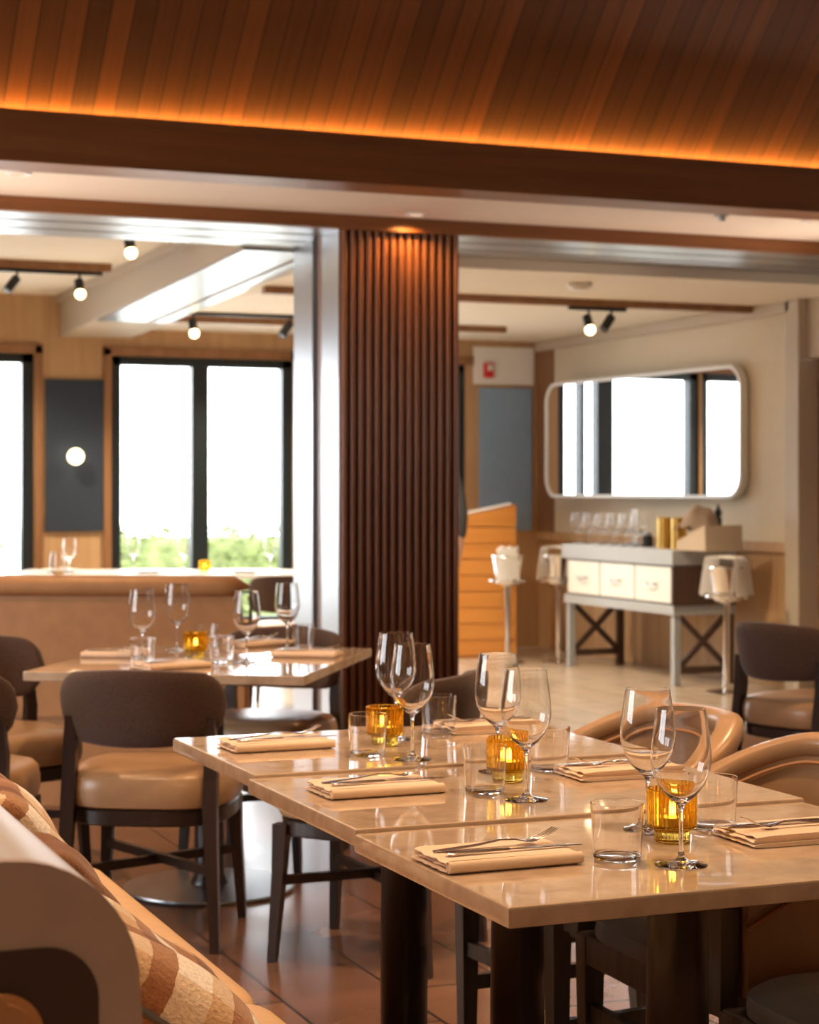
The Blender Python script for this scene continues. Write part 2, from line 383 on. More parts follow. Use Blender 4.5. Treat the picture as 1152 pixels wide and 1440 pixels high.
# window wall
wins = [(0.15, X_at(48)), (X_at(156), X_at(413)), (4.86, 6.33)]
ZW0, ZW1 = .22, 2.335
mb = MB(); xs = [-4]+[x for w in wins for x in w]+[XR+.2]
for a, b in zip(xs[0::2], xs[1::2]): mb.box((a, YB, 0), (b, YB+.18, 3))
for a, b in wins: mb.box((a, YB, ZW1), (b, YB+.18, 3)); mb.box((a, YB, 0), (b, YB+.18, ZW0))
struct(mb.build('wall_back', 'oak'))
mull = [((0.9, .05),), ((X_at(283.5), .066),), ((5.83, .08), (6.06, .02))]
for i, ((a, b), ms) in enumerate(zip(wins, mull)):
    w = thing('window_%d' % (i+1), None, None, ((a+b)/2, YB+.03, 0)); struct(w); cx = (a+b)/2
    f = MB(); t = .085
    for x in (a, b-t): f.box((x-cx, 0, ZW0), (x+t-cx, .1, ZW1), .004)
    f.box((a-cx, 0, ZW1-t*.8), (b-cx, .1, ZW1), .004); f.box((a-cx, 0, ZW0), (b-cx, .1, ZW0+t), .004)
    f.build('frame', 'dark_frame', w)
    for m_, hw in ms: MB().box((m_-hw-cx, .0, ZW0+t), (m_+hw-cx, .1, ZW1-t*.8), .004).build('mullion', 'dark_frame', w)
    ed = [a+t]+[x for m_, hw in ms for x in (m_-hw, m_+hw)]+[b-t]
    for x0, x1 in zip(ed[0::2], ed[1::2]):
        MB().box((x0-cx, .045, ZW0+t), (x1-cx, .053, ZW1-t*.8)).build('pane', 'pane', w)
mb = MB()
for a, b in wins:
    for x in ((a-.06, b) if a < 1 else (a-.06,) if a < 4 else ()): mb.box((x, YB-.03, 0), (x+.06, YB, ZW1+.06), .004)
    mb.box((a-.06, YB-.03, ZW1), (b+.06, YB, ZW1+.07), .004)
struct(mb.build('trim_12', 'oak_dark'))
# right wall, wainscot, rail, crown, end post, door
YE = 10.72
struct(MB().box((XR, YE, .93), (XR+.15, YB, 3)).build('wall_right', 'wallpaper'))
struct(MB().box((XR, YE, 0), (XR+.15, YB, .93)).build('wall_right_wainscot', 'oak'))
struct(MB().box((XR-.03, YE, .89), (XR, YB, .96), .006).build('trim_13', 'oak'))
struct(MB().box((XR-.05, YE-.05, 2.46), (XR, YB, ZR), .01).build('trim_14', 'taupe'))
struct(MB().box((XR-.025, 14.22, .96), (XR, YB, 2.46)).build('trim_15', 'oak_dark'))
struct(MB().box((XR-.05, YE-.16, 0), (XR+.15, YE, ZR), .008).build('trim_16', 'taupe'))
struct(MB().box((XR+.02, 6, 2.16), (XR+.15, YE-.16, ZR+.2)).build('wall_right_lintel', 'taupe'))
struct(MB().box((XR+.1, YE-.22, 0), (XR+.16, YE-.16, 2.16)).build('trim_17', 'oak_dark'))
d = thing('door_1', None, None, (XR+.12, 9.9, 0)); struct(d)
mb = MB()
for k in range(9): mb.box((0, -.55+k*.13, 0), (.05, -.42+k*.13-.006, 2.15), .004)
mb.build('panel', 'oak_dark', d)
MB().tube([(-.0, .45, 1.0), (-.05, .45, 1.0), (-.05, .33, 1.0)], .009).build('handle', 'steel', d)
struct(MB().box((XR, -5, 0), (XR+.15, 9.3, 4)).build('wall_right_front', 'wallpaper'))
struct(MB().box((-4, -5.15, 0), (9, -5, 4)).build('wall_front', 'wallpaper'))
# left wall out of view, with a window added to bring in daylight
mb = MB(); lw = [(3.6, 7.5)]
ys = [-5]+[y for w in lw for y in w]+[YB]
for a, b in zip(ys[0::2], ys[1::2]): mb.box((-4.15, a, 0), (-4, b, 4))
for a, b in lw: mb.box((-4.15, a, 0), (-4, b, .6)); mb.box((-4.15, a, 2.9), (-4, b, 4))
struct(mb.build('wall_left', 'oak'))
for i, (a, b) in enumerate(lw):
    w = thing('window_%d' % (i+4), None, None, (-4.1, (a+b)/2, 0)); struct(w); h = (b-a)/2
    MB().box((0, -h, .6), (.08, -h+.06, 2.9)).box((0, h-.06, .6), (.08, h, 2.9)).box((0, -h, 2.84), (.08, h, 2.9)).box((0, -h, .6), (.08, h, .66)).box((0, -.04, .66), (.08, .04, 2.84)).build('frame', 'dark_frame', w)
    MB().box((.03, -h+.06, .66), (.038, h-.06, 2.84)).build('pane', 'pane', w)

# ------------------------------------------------------------------ wall fittings
xa, za = on_Y(63, 533, YB); xb, zb = on_Y(145, 747, YB)
MBp = MB().box((xa, YB-.03, zb), (xb, YB-.001, za), .006)
tag(MBp.build('wall_panel', 'navy'), 'dark navy upholstered wall panel behind the round globe lamp', 'wall panel')
gx, gz = on_Y(105.5, 642, YB-.1)
sc = thing('wall_sconce', 'small wall lamp with a glowing round globe on the navy panel', 'lamp', (gx, YB-.031, gz))
MB().lathe([(0, 0), (.05, 0), (.05, .012), (0, .014)], 28).build('backplate', 'black', sc, mtx=Matrix.Rotation(pi/2, 4, 'X'))
MB().tube([(0, -.01, 0), (0, -.05, 0)], .009).build('arm', 'black', sc)
MB().lathe([(.062*math.sin(pi*k/14), -.062*math.cos(pi*k/14)) for k in range(15)], 28, (0, -.095, 0)).build('globe', 'globe', sc)
xa, za = on_Y(673, 545, YB); xb, zb = on_Y(746, 746, YB)
tag(MB().box((xa, YB-.03, zb), (xb, YB-.001, za), .006).build('wall_panel', 'blue'), 'pale blue woven wall panel behind the wooden host stand', 'wall panel')
xa, za = on_Y(665, 540, YB); xb, zb = on_Y(750, 490, YB)
struct(MB().box((xa, YB-.012, za), (xb, YB-.0005, zb)).build('trim_18', 'white_frame'))
ax, az = on_Y(685, 521, YB)
al = thing('fire_alarm', 'small red fire alarm strobe on the white wall above the blue panel', 'alarm', (ax, YB-.012, az))
MB().box((-.04, -.045, -.06), (.04, 0, .06), .008).build('housing', 'red', al)
MB().box((-.022, -.065, -.005), (.022, -.046, .045), .006).build('strobe_lens', 'white_frame', al)
# mirror
MYL, MYR = on_X(792, 690, XR-.05)[0], on_X(1046, 690, XR-.05)[0]
MW, MZ0, MZ1 = MYL-MYR, 1.245, 2.16
mr = thing('wall_mirror', 'large rounded rectangular mirror with thin white frame above the sideboard', 'mirror', (XR-.115, (MYL+MYR)/2, (MZ0+MZ1)/2), math.radians(90+3.0))
def rrect(w, h, r, n=8):
    return [(sx*(w/2-r)+r*math.cos(a0+pi/2*k/n), sz*(h/2-r)+r*math.sin(a0+pi/2*k/n)) for sx, sz, a0 in ((1, 1, 0), (-1, 1, pi/2), (-1, -1, pi), (1, -1, 3*pi/2)) for k in range(n+1)]
def ring(mb, w, h, r, t, y0, y1):
    o, i = rrect(w, h, r), rrect(w-2*t, h-2*t, r-t)
    return mb.sections([[(x, y0, z) for x, z in o], [(x, y1, z) for x, z in o], [(x, y1, z) for x, z in i], [(x, y0, z) for x, z in i]], closed=True)
ring(MB(), MW, MZ1-MZ0, .16, .024, -.03, .03).build('frame', 'white_frame', mr)
MB().prism(rrect(MW-.05, MZ1-MZ0-.05, .14), 0, .02, 'y').build('mirror_glass', 'mirror', mr)
MB().box((-.9, -.07, -.3), (.9, -.001, .3)).build('mounting_rail', 'black', mr)

# ------------------------------------------------------------------ ceiling lamps
def make_downlight():
    t = thing('downlight', '', 'ceiling light')
    MB().lathe([(.036, -.001), (.055, -.001), (.057, -.006), (.052, -.009), (.037, -.007), (.036, -.001)], 28).build('trim_ring', 'white_frame', t)
    MB().lathe([(0, -.003), (.036, -.003)], 28).build('lens', 'dim_lamp', t)
    return t
downlight = Kind(make_downlight)
def spot(name, loc, to, e, col=(1, .62, .30), ang=80, r=.04, blend=.6):
    l = bpy.data.lights.new(name, 'SPOT'); l.energy = e; l.color = col; l.spot_size = math.radians(ang); l.spot_blend = blend; l.shadow_soft_size = r
    o = bpy.data.objects.new(name, l); C.objects.link(o); o.location = loc
    o.rotation_euler = (Vector(to)-Vector(loc)).to_track_quat('-Z', 'Y').to_euler(); return o
for u, v, lab in ((26, 243, 'round recessed downlight at the left end of the white soffit'), (1143, 310, 'round recessed downlight at the right end of the white soffit'),
                  (585, 301, 'round downlight added in the soffit for the glow before the fluted pillar')):
    x, y = on_z(u, v, ZS); downlight((x, y, ZS), 0, lab)
    if u != 585: spot('downlight beam', (x, y, ZS-.02), (x, y, 0), 60)
    else: y = 8.86; spot('pillar wash', (x, y, ZS-.02), (x, y+.08, 0), 14, (1, .5, .15), 150, .02)  # glow at the pillar top; the downlight fixture is added for it
x, y = on_z(1015, 302, ZS)
MBv = MB().lathe([(0, 0), (.035, 0), (.035, -.008), (.018, -.012), (.018, -.03), (0, -.032)], 20)
tag(MBv.build('sprinkler_head', 'steel', loc=(x, y, ZS)), 'small metal sprinkler head in the white soffit beside the right downlight', 'sprinkler')
x, y = on_z(815, 398, ZR)
tag(MB().lathe([(0, 0), (.075, 0), (.075, -.02), (.05, -.045), (0, -.05)], 24).build('smoke_detector', 'white_paint', loc=(x, y, ZR)), 'round white smoke detector on the cream ceiling right of the pillar', 'smoke detector')
def track(label, x0, x1, y, z, heads):
    t = thing('track_lighting', label, 'track lighting', ((x0+x1)/2, y, z)); cx = (x0+x1)/2
    MB().box((x0-cx, -.018, -.025), (x1-cx, .018, 0), .003).build('rail', 'black', t)
    for x, lit in heads:
        s = MB(); s.tube([(x-cx, 0, -.02), (x-cx, 0, -.07)], .008); 
        s.bar((x-cx, .03 if lit else -.0, -.06), (x-cx+(0 if lit else -.07), -.02, -.15), .06, .06, n=16)
        h = s.build('spotlight', 'black', t)
        if lit:
            d = Vector((x-cx, -.022, -.152))
            MB().lathe([(.034*math.sin(pi*k/8), -.034*math.cos(pi*k/8)) for k in range(9)], 16, d).build('lens', 'lamp', h)
            spot('track beam', (x, y-.03, z-.20), (x-.2, y-.6, 0), 30, (1, .75, .45), 90)
def tx(u, v, z): return on_z(u, v, z)
yl = 12.4; zl = ZL-.05
def Xz(u, y, z): return on_Y(u, 690, y)[0]
track('black ceiling track with lit spotlight in the left bay nearest the windows', 1.9, XB0-.15, yl, zl, ((Xz(112, yl, 0), True), (Xz(24, yl, 0), False)))
track('short black ceiling track with one lit spotlight nearest the steel header, left bay', Xz(120, 10.55, 0), Xz(215, 10.55, 0), 10.55, ZL, ((Xz(183, 10.55, 0), True),))
yr = 12.9
track('black ceiling track under the cream ceiling between the beam and the pillar', Xz(262, yr, 0), Xz(420, yr, 0), yr, ZR, ((Xz(272, yr, 0), True), (Xz(408, yr, 0), False)))
yr = 11.135
track('black ceiling track with one lit and one dark spotlight right of the pillar', Xz(800, yr, 0), Xz(880, yr, 0), yr, ZR-.045, ((Xz(828, yr, 0), True), (Xz(860, yr, 0), False)))

# ================================================================== FURNITURE
def slab(mb, w, d, z0, z1, bev=.004): return mb.box((-w/2, -d/2, z0), (w/2, d/2, z1), bev)
def make_table(w, d):
    t = thing('dining_table', '', 'table')
    slab(MB(), w, d, .72, .75, .005).build('table_top', 'marble', t)
    slab(MB(), .34, .34, .705, .7198, .002).build('mounting_plate', 'black', t)
    MB().lathe([(0, .003), (.062, .003), (.062, .02), (.050, .05), (.050, .35), (.046, .7045), (0, .7045)], 36).build('pedestal', 'darkwood', t)
    MB().lathe([(0, 0), (.275, 0), (.28, .006), (.278, .012), (.10, .018), (0, .02)], 56).build('base_plate', 'steel', t)
    return t
TW, TD = .85, .586
table = Kind(lambda: make_table(TW, TD))
TYS = [2.597, 3.187, 3.777]; TX = 1.065+TW/2
TL = ['nearest of the three joined beige marble tables, its corner in front', 'middle one of the three joined beige marble tables', 'far one of the three joined beige marble tables, its end towards the pillar']
DZ = (0, .006, .012)
for i, y in enumerate(TYS): tb = table((TX+(-.0, .004, .016)[i], y, DZ[i]), math.radians((.2, 0, .4)[i]), TL[i], 'joined marble dining tables')
for tb in [o for o in C.objects if o.get('group') == 'joined marble dining tables']:
    for k in kids(tb):
        if k.name.startswith('base_plate'): k.location.z = -tb.location.z
RM = math.radians(-10)                                # the separate table is turned against the camera
def mt(a, b):                                         # its own axes: a along the front edge, b away from us
    ua, ub = (math.cos(RM), math.sin(RM)), (-math.sin(RM), math.cos(RM))
    return (-.655+a*ua[0]+b*ub[0], 6.28+a*ua[1]+b*ub[1])
mtx_, mty_ = W(*mt(0, 0)); MROT = RM-TH
t2 = make_table(.88, 1.04); t2.location = (mtx_, mty_, 0); t2.rotation_euler.z = MROT
tag(t2, 'square marble pedestal table in front of the tan banquette, brown chairs around it')

def lerp(a, b, t): return a+(b-a)*t
def make_chair():
    t = thing('dining_chair', '', 'chair')
    # seat: dark rail and leather cushion with rounded outline
    def outline(w, d, n=3.2, k=40, y0=0): return [(w/2*sup(2*pi*i/k, n)[0], y0+d/2*sup(2*pi*i/k, n)[1]) for i in range(k)]
    rl = [[(x, y, z) for x, y in outline(w, d)] for w, d, z in ((.455, .455, .348), (.47, .47, .353), (.47, .47, .39), (.46, .46, .395))]
    MB().sections(rl).build('seat_frame', 'darkwood', t)
    prof = [(.46, .396), (.480, .402), (.492, .425), (.492, .455), (.480, .483), (.455, .497), (.38, .507), (.2, .512)]
    MB().sections([[(x, y, z) for x, y in outline(w, w)] for w, z in prof]).build('seat', 'tan', t)
    # back band
    lps = []; N = 32
    for i in range(N+1):
        s = -1+2*i/N; s = math.copysign(abs(s)**.8, s)
        y = -.265+.13*abs(s)**2.4; a = .024
        e = max(0, (abs(s)-.72)/.28); sh = math.sqrt(max(0, 1-e**2.4))
        top = .80-.022*s*s; bot = .575+.015*s*s; mid = (top+bot)/2+.0; b = (top-bot)/2*max(.12, sh)
        dx = 1; dy = .13*2.4*abs(s)**1.4*math.copysign(1, s)/.235; L = math.hypot(dx, dy); nx, ny = -dy/L, dx/L
        lp = []
        for k in range(20):
            p, q = sup(2*pi*k/20, 3.2)
            z = mid+b*q; hw = .222+.022*(z-.59)/.21
            a2 = a*(1 if sh > .5 else lerp(.5, 1, sh/.5))
            lp.append((s*hw+nx*a2*p, y+ny*a2*p-.05*(z-.6)/.2*.6, z))
        lps.append(lp)
    MB().sections(lps).build('backrest', 'brown_cloth', t, ang=50)
    for sx in (-1, 1):
        MB().sections([[(sx*x0+dx*w/2, y0+dy*w/2, z) for dx, dy in ((-1, -1), (1, -1), (1, 1), (-1, 1))] for x0, y0, z, w in
                       ((.225, -.245, 0, .026), (.205, -.215, .40, .040), (.205, -.195, .55, .038), (.200, -.205, .66, .03))]).build('leg', 'darkwood', t)
        MB().sections([[(sx*x0+dx*w/2, y0+dy*w/2, z) for dx, dy in ((-1, -1), (1, -1), (1, 1), (-1, 1))] for x0, y0, z, w in
                       ((.215, .215, 0, .024), (.200, .200, .25, .034), (.195, .195, .38, .042))]).build('leg', 'darkwood', t)
    for sx in (-1, 1): MB().bar((sx*.212, -.225, .22+.004*sx), (-sx*.205, .205, .22+.004*sx), .02, .02, .026, .026).build('stretcher', 'darkwood', t)
    return t
chair = Kind(make_chair)
def put_chair(lat, D, fl, fd, label):
    x, y = W(lat, D); return chair((x, y, 0), face(fl, fd), label, 'brown tweed dining chairs')
put_chair(-.745, 5.66, .10, .985, 'brown tweed dining chair seen from behind, pulled up to the separate marble table')
put_chair(-.52, 6.80, -.30, -.95, 'brown tweed chair facing the camera on the far side of the separate table')
put_chair(-1.37, 6.42, .60, -.80, 'brown tweed chair at the left end of the separate table, turned towards it')
put_chair(-1.345, 5.62, .05, .99, 'brown tweed chair cut off by the left edge of the photo, seen from behind')
put_chair(1.58, 7.48, .8, .6, 'lone brown tweed chair on the right in front of the sideboard and ice bucket')
put_chair(-.10, 5.42, -.93, .36, 'brown tweed chair at the foot of the fluted pillar, behind the wine glasses')
put_chair(-.72, 11.6, .0, 1, 'distant brown chair behind the right end of the tan banquette')

def make_barrel():
    t = thing('barrel_chair', '', 'armchair')
    def outline(w, d, n=3.6, k=36, y0=.02): return [(w/2*sup(2*pi*i/k, n)[0], y0+d/2*sup(2*pi*i/k, n)[1]) for i in range(k)]
    MB().box((-.222, -.20, .365), (.222, .26, .425), .006).build('seat_frame', 'greywood', t)
    prof = [(.43, .426), (.448, .430), (.45, .445), (.442, .462), (.41, .474), (.33, .482), (.2, .485)]
    MB().sections([[(x, y, z) for x, y in outline(w, w*1.06, y0=.035)] for w, z in prof]).build('seat', 'greyleather', t)
    # curved shell: arc from one arm front round the back to the other
    R = .240
    def path(s):                       # s -1..1
        a = s*2.05; k = 1 if abs(a) < pi/2 else 1
        x = R*math.sin(a) if abs(a) < pi/2 else R*math.copysign(1, a)
        y = -R*math.cos(a) if abs(a) < pi/2 else (abs(a)-pi/2)*.42
        nx, ny = (math.sin(a), -math.cos(a)) if abs(a) < pi/2 else (math.copysign(1, a), 0)
        top = .805-.20*max(0, abs(s)-.25)**1.5/.65; return Vector((x, y, 0)), Vector((nx, ny, 0)), top
    N = 44; out, inn, rim, pip = [], [], [], []
    for i in range(N+1):
        s = -1+2*i/N; p, n, top = path(s)
        lean = .025
        def at(off, z): return p+n*(off+lean*(z-.42)/.38)+Vector((0, 0, z))
        out.append([at(-.012, .43), at(.028, .43), at(.028, top-.035), at(-.012, top-.035)])
        c0 = at(.008, top-.022); rim.append([c0+n*(.031*sup(2*pi*k/14, 2.8)[0])+Vector((0, 0, .025*sup(2*pi*k/14, 2.8)[1])) for k in range(14)])
        pip.append(at(-.019, top-.055))
    MB().sections(out).build('shell', 'tan', t, ang=40)
    MB().sections(rim).build('rim', 'tan', t, ang=60)
    MB().tube(pip, .004, 6).build('piping', 'caramel', t)
    for sx in (-1, 1):
        MB().bar((sx*.205, .24, 0), (sx*.205, .24, .42), .03, .044).build('leg', 'greywood', t)
        MB().bar((sx*.19, -.215, 0), (sx*.19, -.18, .42), .03, .044).build('leg', 'greywood', t)
        MB().bar((sx*.262, .23, .40), (sx*.265, .225, .60), .036, .036).build('arm_post', 'greywood', t)
        MB().bar((sx*.205, .22, .19), (sx*.19, -.195, .19), .02, .02, .032, .032).build('stretcher', 'greywood', t)
    MB().bar((-.2, .24, .27), (.2, .24, .27), .02, .02, .032, .032).build('stretcher', 'greywood', t)
    return t
barrel = Kind(make_barrel)
for x, y, rz, lab in ((1.99, 3.785, pi/2+.06, 'tan leather barrel chair at the far joined table, its whole curved rim in view'),
                      (1.99, 3.193, pi/2-.02, 'tan leather barrel chair at the middle joined table, back rising at right edge'),
                      (1.965, 2.60, pi/2+.02, 'barrel chair at the nearest joined table, charcoal seat corner at bottom right')):
    barrel((x, y, 0), rz, lab, 'barrel chairs along the joined tables')

# near banquette along the tables
BX0, BX1 = .40, .965
bq = thing('banquette', 'pale leather banquette bench along the left side of the joined tables', 'bench', (BX0, 1.75, 0))
L = 4.28-1.75
MB().box((-.08, 0, .0), (.46, L-.02, .10)).build('plinth', 'darkwood', bq)
MB().box((-.02, 0, .10), (.54, L, .34), .015).build('seat_base', 'caramel', bq)
for a, b in ((0, 1.285), (1.312, L)):
    lps = []
    w0, w1 = .0, BX1-BX0
    def cush(y, ins): return [(lerp(w0, w1, .5)+(w1-w0)/2*sup(2*pi*k/36, 7)[0]*(1-ins*.05), y, .408+.062*sup(2*pi*k/36, 5)[1]*(1-ins*.35)) for k in range(36)]
    MB().sections([cush(a, 1), cush(a+.01, .5), cush(a+.03, .12), cush(a+.06, 0), cush(b-.06, 0), cush(b-.03, .12), cush(b-.01, .5), cush(b, 1)]).build('seat_cushion', 'tan_light', bq)
# backrest profile: rounded top, flared front; extruded along Y
prof = [(.05, .40), (.046, .60), (.038, .75)]+[(-.09+.122*math.cos(math.radians(a)), .843+.122*math.sin(math.radians(a))) for a in range(0, 91, 9)]+[(-.22, .965), (-.26, .955), (-.28, .93), (-.28, .12), (.05, .12)]
MB().prism([(x, z) for x, z in prof], .012, L, 'y', .006).build('backrest', 'white_leather', bq, ang=60)
def inset(p, d):
    cx, cz = -.12, .55; return [(cx+(x-cx)*(1-d/.165), cz+(z-cz)*(1-d/.41)) for x, z in p]
MB().prism(prof, -.006, .0115, 'y', .004).build('end_panel', 'bench_end', bq)
ins = [(x-.115+.0, z) for x, z in rrect(.215, .66, .05)]
MB().prism([(x, z+.555) for x, z in ins], -.0105, -.0062, 'y').build('end_inset', 'brown_leather', bq)
MB().prism([(x-.13, z+.50) for x, z in rrect(.14, .70, .04)], -.03, -.0107, 'y', .008).build('end_pad', 'caramel', bq)

def pillow(name, label, w, h, th, m, loc, rz, tilt, roll=0, trim=True):
    mb = MB(); n = 26
    def fn(sgn):
        def f(u, v):
            a, b = 2*u-1, 2*v-1
            pin = 1-.07*(1-abs(a)**2)*abs(b)**3 if True else 1
            x = a*w/2*(1-.10*(1-b*b)*0-.08*(1-b*b)*abs(a)**4); z = b*h/2*(1-.08*(1-a*a)*abs(b)**4)
            y = sgn*th/2*((1-a**4)*(1-b**4))**.55*(1+.06*math.sin(7*a+3*b)+.05*math.sin(5*b-4*a))
            return (x, y, z)
        return f
    mb.grid(fn(-1), n, n); mb.grid(fn(1), n, n)
    bmesh.ops.remove_doubles(mb.bm, verts=mb.bm.verts[:], dist=.0008)
    o = mb.build(name, m, ang=180)
    o.location = loc; o.rotation_mode = 'QUATERNION'
    o.rotation_quaternion = (Matrix.Rotation(rz, 3, 'Z') @ Matrix.Rotation(tilt, 3, 'X') @ Matrix.Rotation(roll, 3, 'Y')).to_quaternion()
    tag(o, label, 'pillow', 'cushions on the banquette')
    if trim:
        pts = []
        for k in range(81):
            t = k/80*4; s = int(min(t, 3.999)); f = (t-s)*2-1
            a, b = ((f, -1), (1, f), (-f, 1), (-1, -f))[s]
            pts.append((a*w/2*(1-.08*(1-b*b)*abs(a)**4), 0, b*h/2*(1-.08*(1-a*a)*abs(b)**4)))
        MB().tube(pts, .006, 6).build('edge_cord', 'greycord', o)
    return o
PR = pi/2
pillow('pillow', 'plaid wool cushion nearest the camera, cream and rust checks, on the banquette', .50, .44, .16, 'plaid', (.650, 2.715, .590), PR, -math.radians(54), .03)
pillow('pillow', 'small rust brown cushion between the two plaid ones on the banquette', .24, .27, .10, 'rust', (.665, 3.09, .622), PR, -math.radians(34), 0, False)
pillow('pillow', 'far plaid wool cushion at the left edge of the photo on the banquette', .44, .42, .16, 'plaid', (.66, 3.52, .605), PR, -math.radians(33), -.05)
pillow('pillow', 'dark rust cushion leaning behind the far plaid cushion', .40, .40, .11, 'rust', (.62, 3.97, .665), PR, -math.radians(24), 0, False)

# tan banquette beyond the separate table
bx, by = W(-1.36, 7.95)
b2 = thing('banquette', 'long tan banquette with rounded top roll behind the separate table', 'bench', (bx, by, 0), math.radians(-4)-TH)
MB().prism([(-1.4, .36), (.62, .36), (.665, .37), (.70, .41), (.69, .60), (.645, .895), (-1.4, .895)], -.05, .05, 'y', .01).build('back_panel', 'caramel', b2)
lps = []
for i in range(21):
    x = lerp(-.47, .70, i/20); e = max(0, (abs(i-10)/10-.86)/.14); k = math.sqrt(max(.03, 1-e*e))
    lps.append([(x, .0+.085*sup(2*pi*j/20, 2.6)[0]*k, .905+.045*sup(2*pi*j/20, 2.6)[1]*k) for j in range(20)])
MB().sections(lps).build('top_roll', 'caramel', b2, ang=60)
MB().box((-1.4, .052, .361), (.62, .55, .47), .03).build('seat', 'tan', b2)
MB().box((-1.38, -.03, 0), (.58, .50, .36)).build('plinth', 'caramel', b2)

# ------------------------------------------------------------------ tableware
def make_wine():
    t = thing('wine_glass', '', 'wine glass')
    o = [(0, 0), (.036, 0), (.0385, .0008), (.0385, .0016), (.030, .003), (.014, .0062), (.0055, .012), (.0036, .022), (.0032, .055), (.0034, .078), (.0052, .088), (.0125, .0945),
         (.024, .105), (.034, .118), (.0405, .132), (.0438, .146), (.0445, .158), (.0437, .172), (.0418, .19), (.0390, .21), (.0360, .2300)]
    i = [(.0357, .2306), (.0352, .2300), (.0382, .21), (.0410, .19), (.0429, .172), (.0437, .158), (.0430, .146), (.0397, .132), (.0331, .1192), (.0228, .1065), (.0105, .0985), (0, .0965)]
    MB().lathe(o[:12]+[(0, .0945)], 40).build('stem', 'glass', t, ang=60) if False else None
    MB().lathe(o+i, 44).build('goblet', 'glass', t, ang=70)
    return t
def make_tumbler():
    return MB().lathe([(0, 0), (.033, 0), (.0355, .0015), (.0360, .005), (.0403, .0832), (.0400, .0842), (.0394, .0842), (.0391, .0832), (.0350, .010), (.033, .0068), (0, .0060)], 44).build('tumbler', 'glass', ang=60)
def make_candle():
    t = thing('candle_holder', '', 'candle holder')
    n = 30*8
    def rib(r, z, a): return r*(1+(.028*math.cos(30*a) if r > .024 else 0))
    MB().lathe([(0, 0), (.025, 0), (.027, .003), (.027, .016), (.0285, .019), (.037, .0215), (.0385, .025), (.0388, .080), (.0375, .083), (.0350, .083), (.0345, .080), (.0340, .028), (.030, .0245), (0, .0235)], n, rib=rib).build('ribbed_glass', 'amber', t, ang=70)
    MB().lathe([(0, .0240), (.0185, .0240), (.019, .026), (.019, .038), (.0165, .038), (0, .037)], 24).build('tealight', 'wax', t)
    MB().lathe([(0, .039), (.0028, .042), (.0042, .047), (.0030, .055), (.001, .061), (0, .063)], 14).build('flame', 'flame', t)
    return t
def make_napkin():
    mb = MB()
    def layer(x0, x1, y0, y1, z, th, w=.0):
        lps = []
        for i in range(15):
            y = lerp(y0, y1, i/14); lps.append([((x0+x1)/2+(x1-x0)/2*sup(2*pi*k/28, 9)[0]+.0015*math.sin(5*i*.4+z*900), y, z+th/2+th/2*sup(2*pi*k/28, 2.5)[1]+.0012*math.sin(i*.9+k*.5+z*700)*(1 if z > .004 else 0)) for k in range(28)])
        mb.sections(lps)
    layer(-.112, .112, -.062, .064, .0006, .0065); layer(-.108, .111, -.065, .060, .0071, .0065); layer(-.110, .106, -.060, .062, .0132, .0055)
    # folded lip along the front
    mb.sections([[(x, -.062+.008*math.cos(2*pi*k/12), .010+.0085*math.sin(2*pi*k/12)) for k in range(12)] for x in (-.108, -.06, 0, .06, .107)])
    return mb.build('folded_napkin', 'linen', ang=60)
NT = .0192
def strip(mb, pts, ws, th):
    lps = []
    for (x, y, z), w in zip(pts, ws):
        lps.append([(x, y+w/2*math.cos(2*pi*k/10), z+th/2*math.sin(2*pi*k/10)) for k in range(10)])
    mb.sections(lps)
def make_fork():
    mb = MB()
    strip(mb, [(-.10, 0, .0022), (-.085, 0, .0026), (-.03, 0, .006), (.01, 0, .0105), (.035, 0, .0095), (.048, 0, .0065), (.060, 0, .0055), (.068, 0, .007)], [.012, .019, .013, .008, .009, .017, .024, .025], .0026)
    for j in range(4):
        y = -.0092+.00613*j
        strip(mb, [(.066, y, .0068), (.080, y, .0105), (.098, y*.95, .018), (.104, y*.93, .0212)], [.0030, .0030, .0026, .0014], .002)
    return mb.build('fork', 'cutlery', ang=60)
def make_knife():
    mb = MB()
    strip(mb, [(-.10, 0, .0022), (-.09, 0, .003), (-.02, 0, .0034), (.0, 0, .0032)], [.010, .016, .014, .010], .0042)
    strip(mb, [(.0, 0, .0032), (.02, .001, .003), (.08, .001, .0028), (.105, .0, .0026), (.118, -.003, .0024)], [.010, .016, .017, .013, .003], .0014)
    return mb.build('knife', 'cutlery', ang=60)
wine = Kind(make_wine); tumbler = Kind(lambda: tag(make_tumbler(), '', 'drinking glass')); candle = Kind(make_candle)
napkin = Kind(lambda: tag(make_napkin(), '', 'napkin')); fork = Kind(lambda: tag(make_fork(), '', 'fork')); knife = Kind(lambda: tag(make_knife(), '', 'knife'))
TZ = .7502
def put(kind, u, v, label, group, rz=None):
    dz = DZ[2] if 'far joined' in label else DZ[1] if 'middle joined' in label else 0
    x, y = on_z(u, v, .75+dz); return kind((x, y, TZ+dz), random.uniform(0, 6) if rz is None else rz, label, group)
G = 'wine glasses on the joined tables'
put(wine, 958, 1217, 'clear wine glass standing in front of the amber candle holder on the nearest table', G)
put(wine, 911, 1170, 'clear wine glass just behind the amber candle holder on the nearest table', G)
put(wine, 740, 1125, 'clear wine glass in front of the amber candle holder on the middle joined table', G)
put(wine, 700, 1088, 'clear wine glass behind the amber candle holder on the middle joined table', G)
put(wine, 580, 1068, 'clear wine glass beside the amber candle holder on the far joined table', G)
put(wine, 557, 1040, 'clear wine glass behind the other, against the pillar, on the far joined table', G)
G = 'tumblers on the joined tables'
put(tumbler, 868, 1208, 'short clear tumbler left of the candle holder on the nearest table', G)
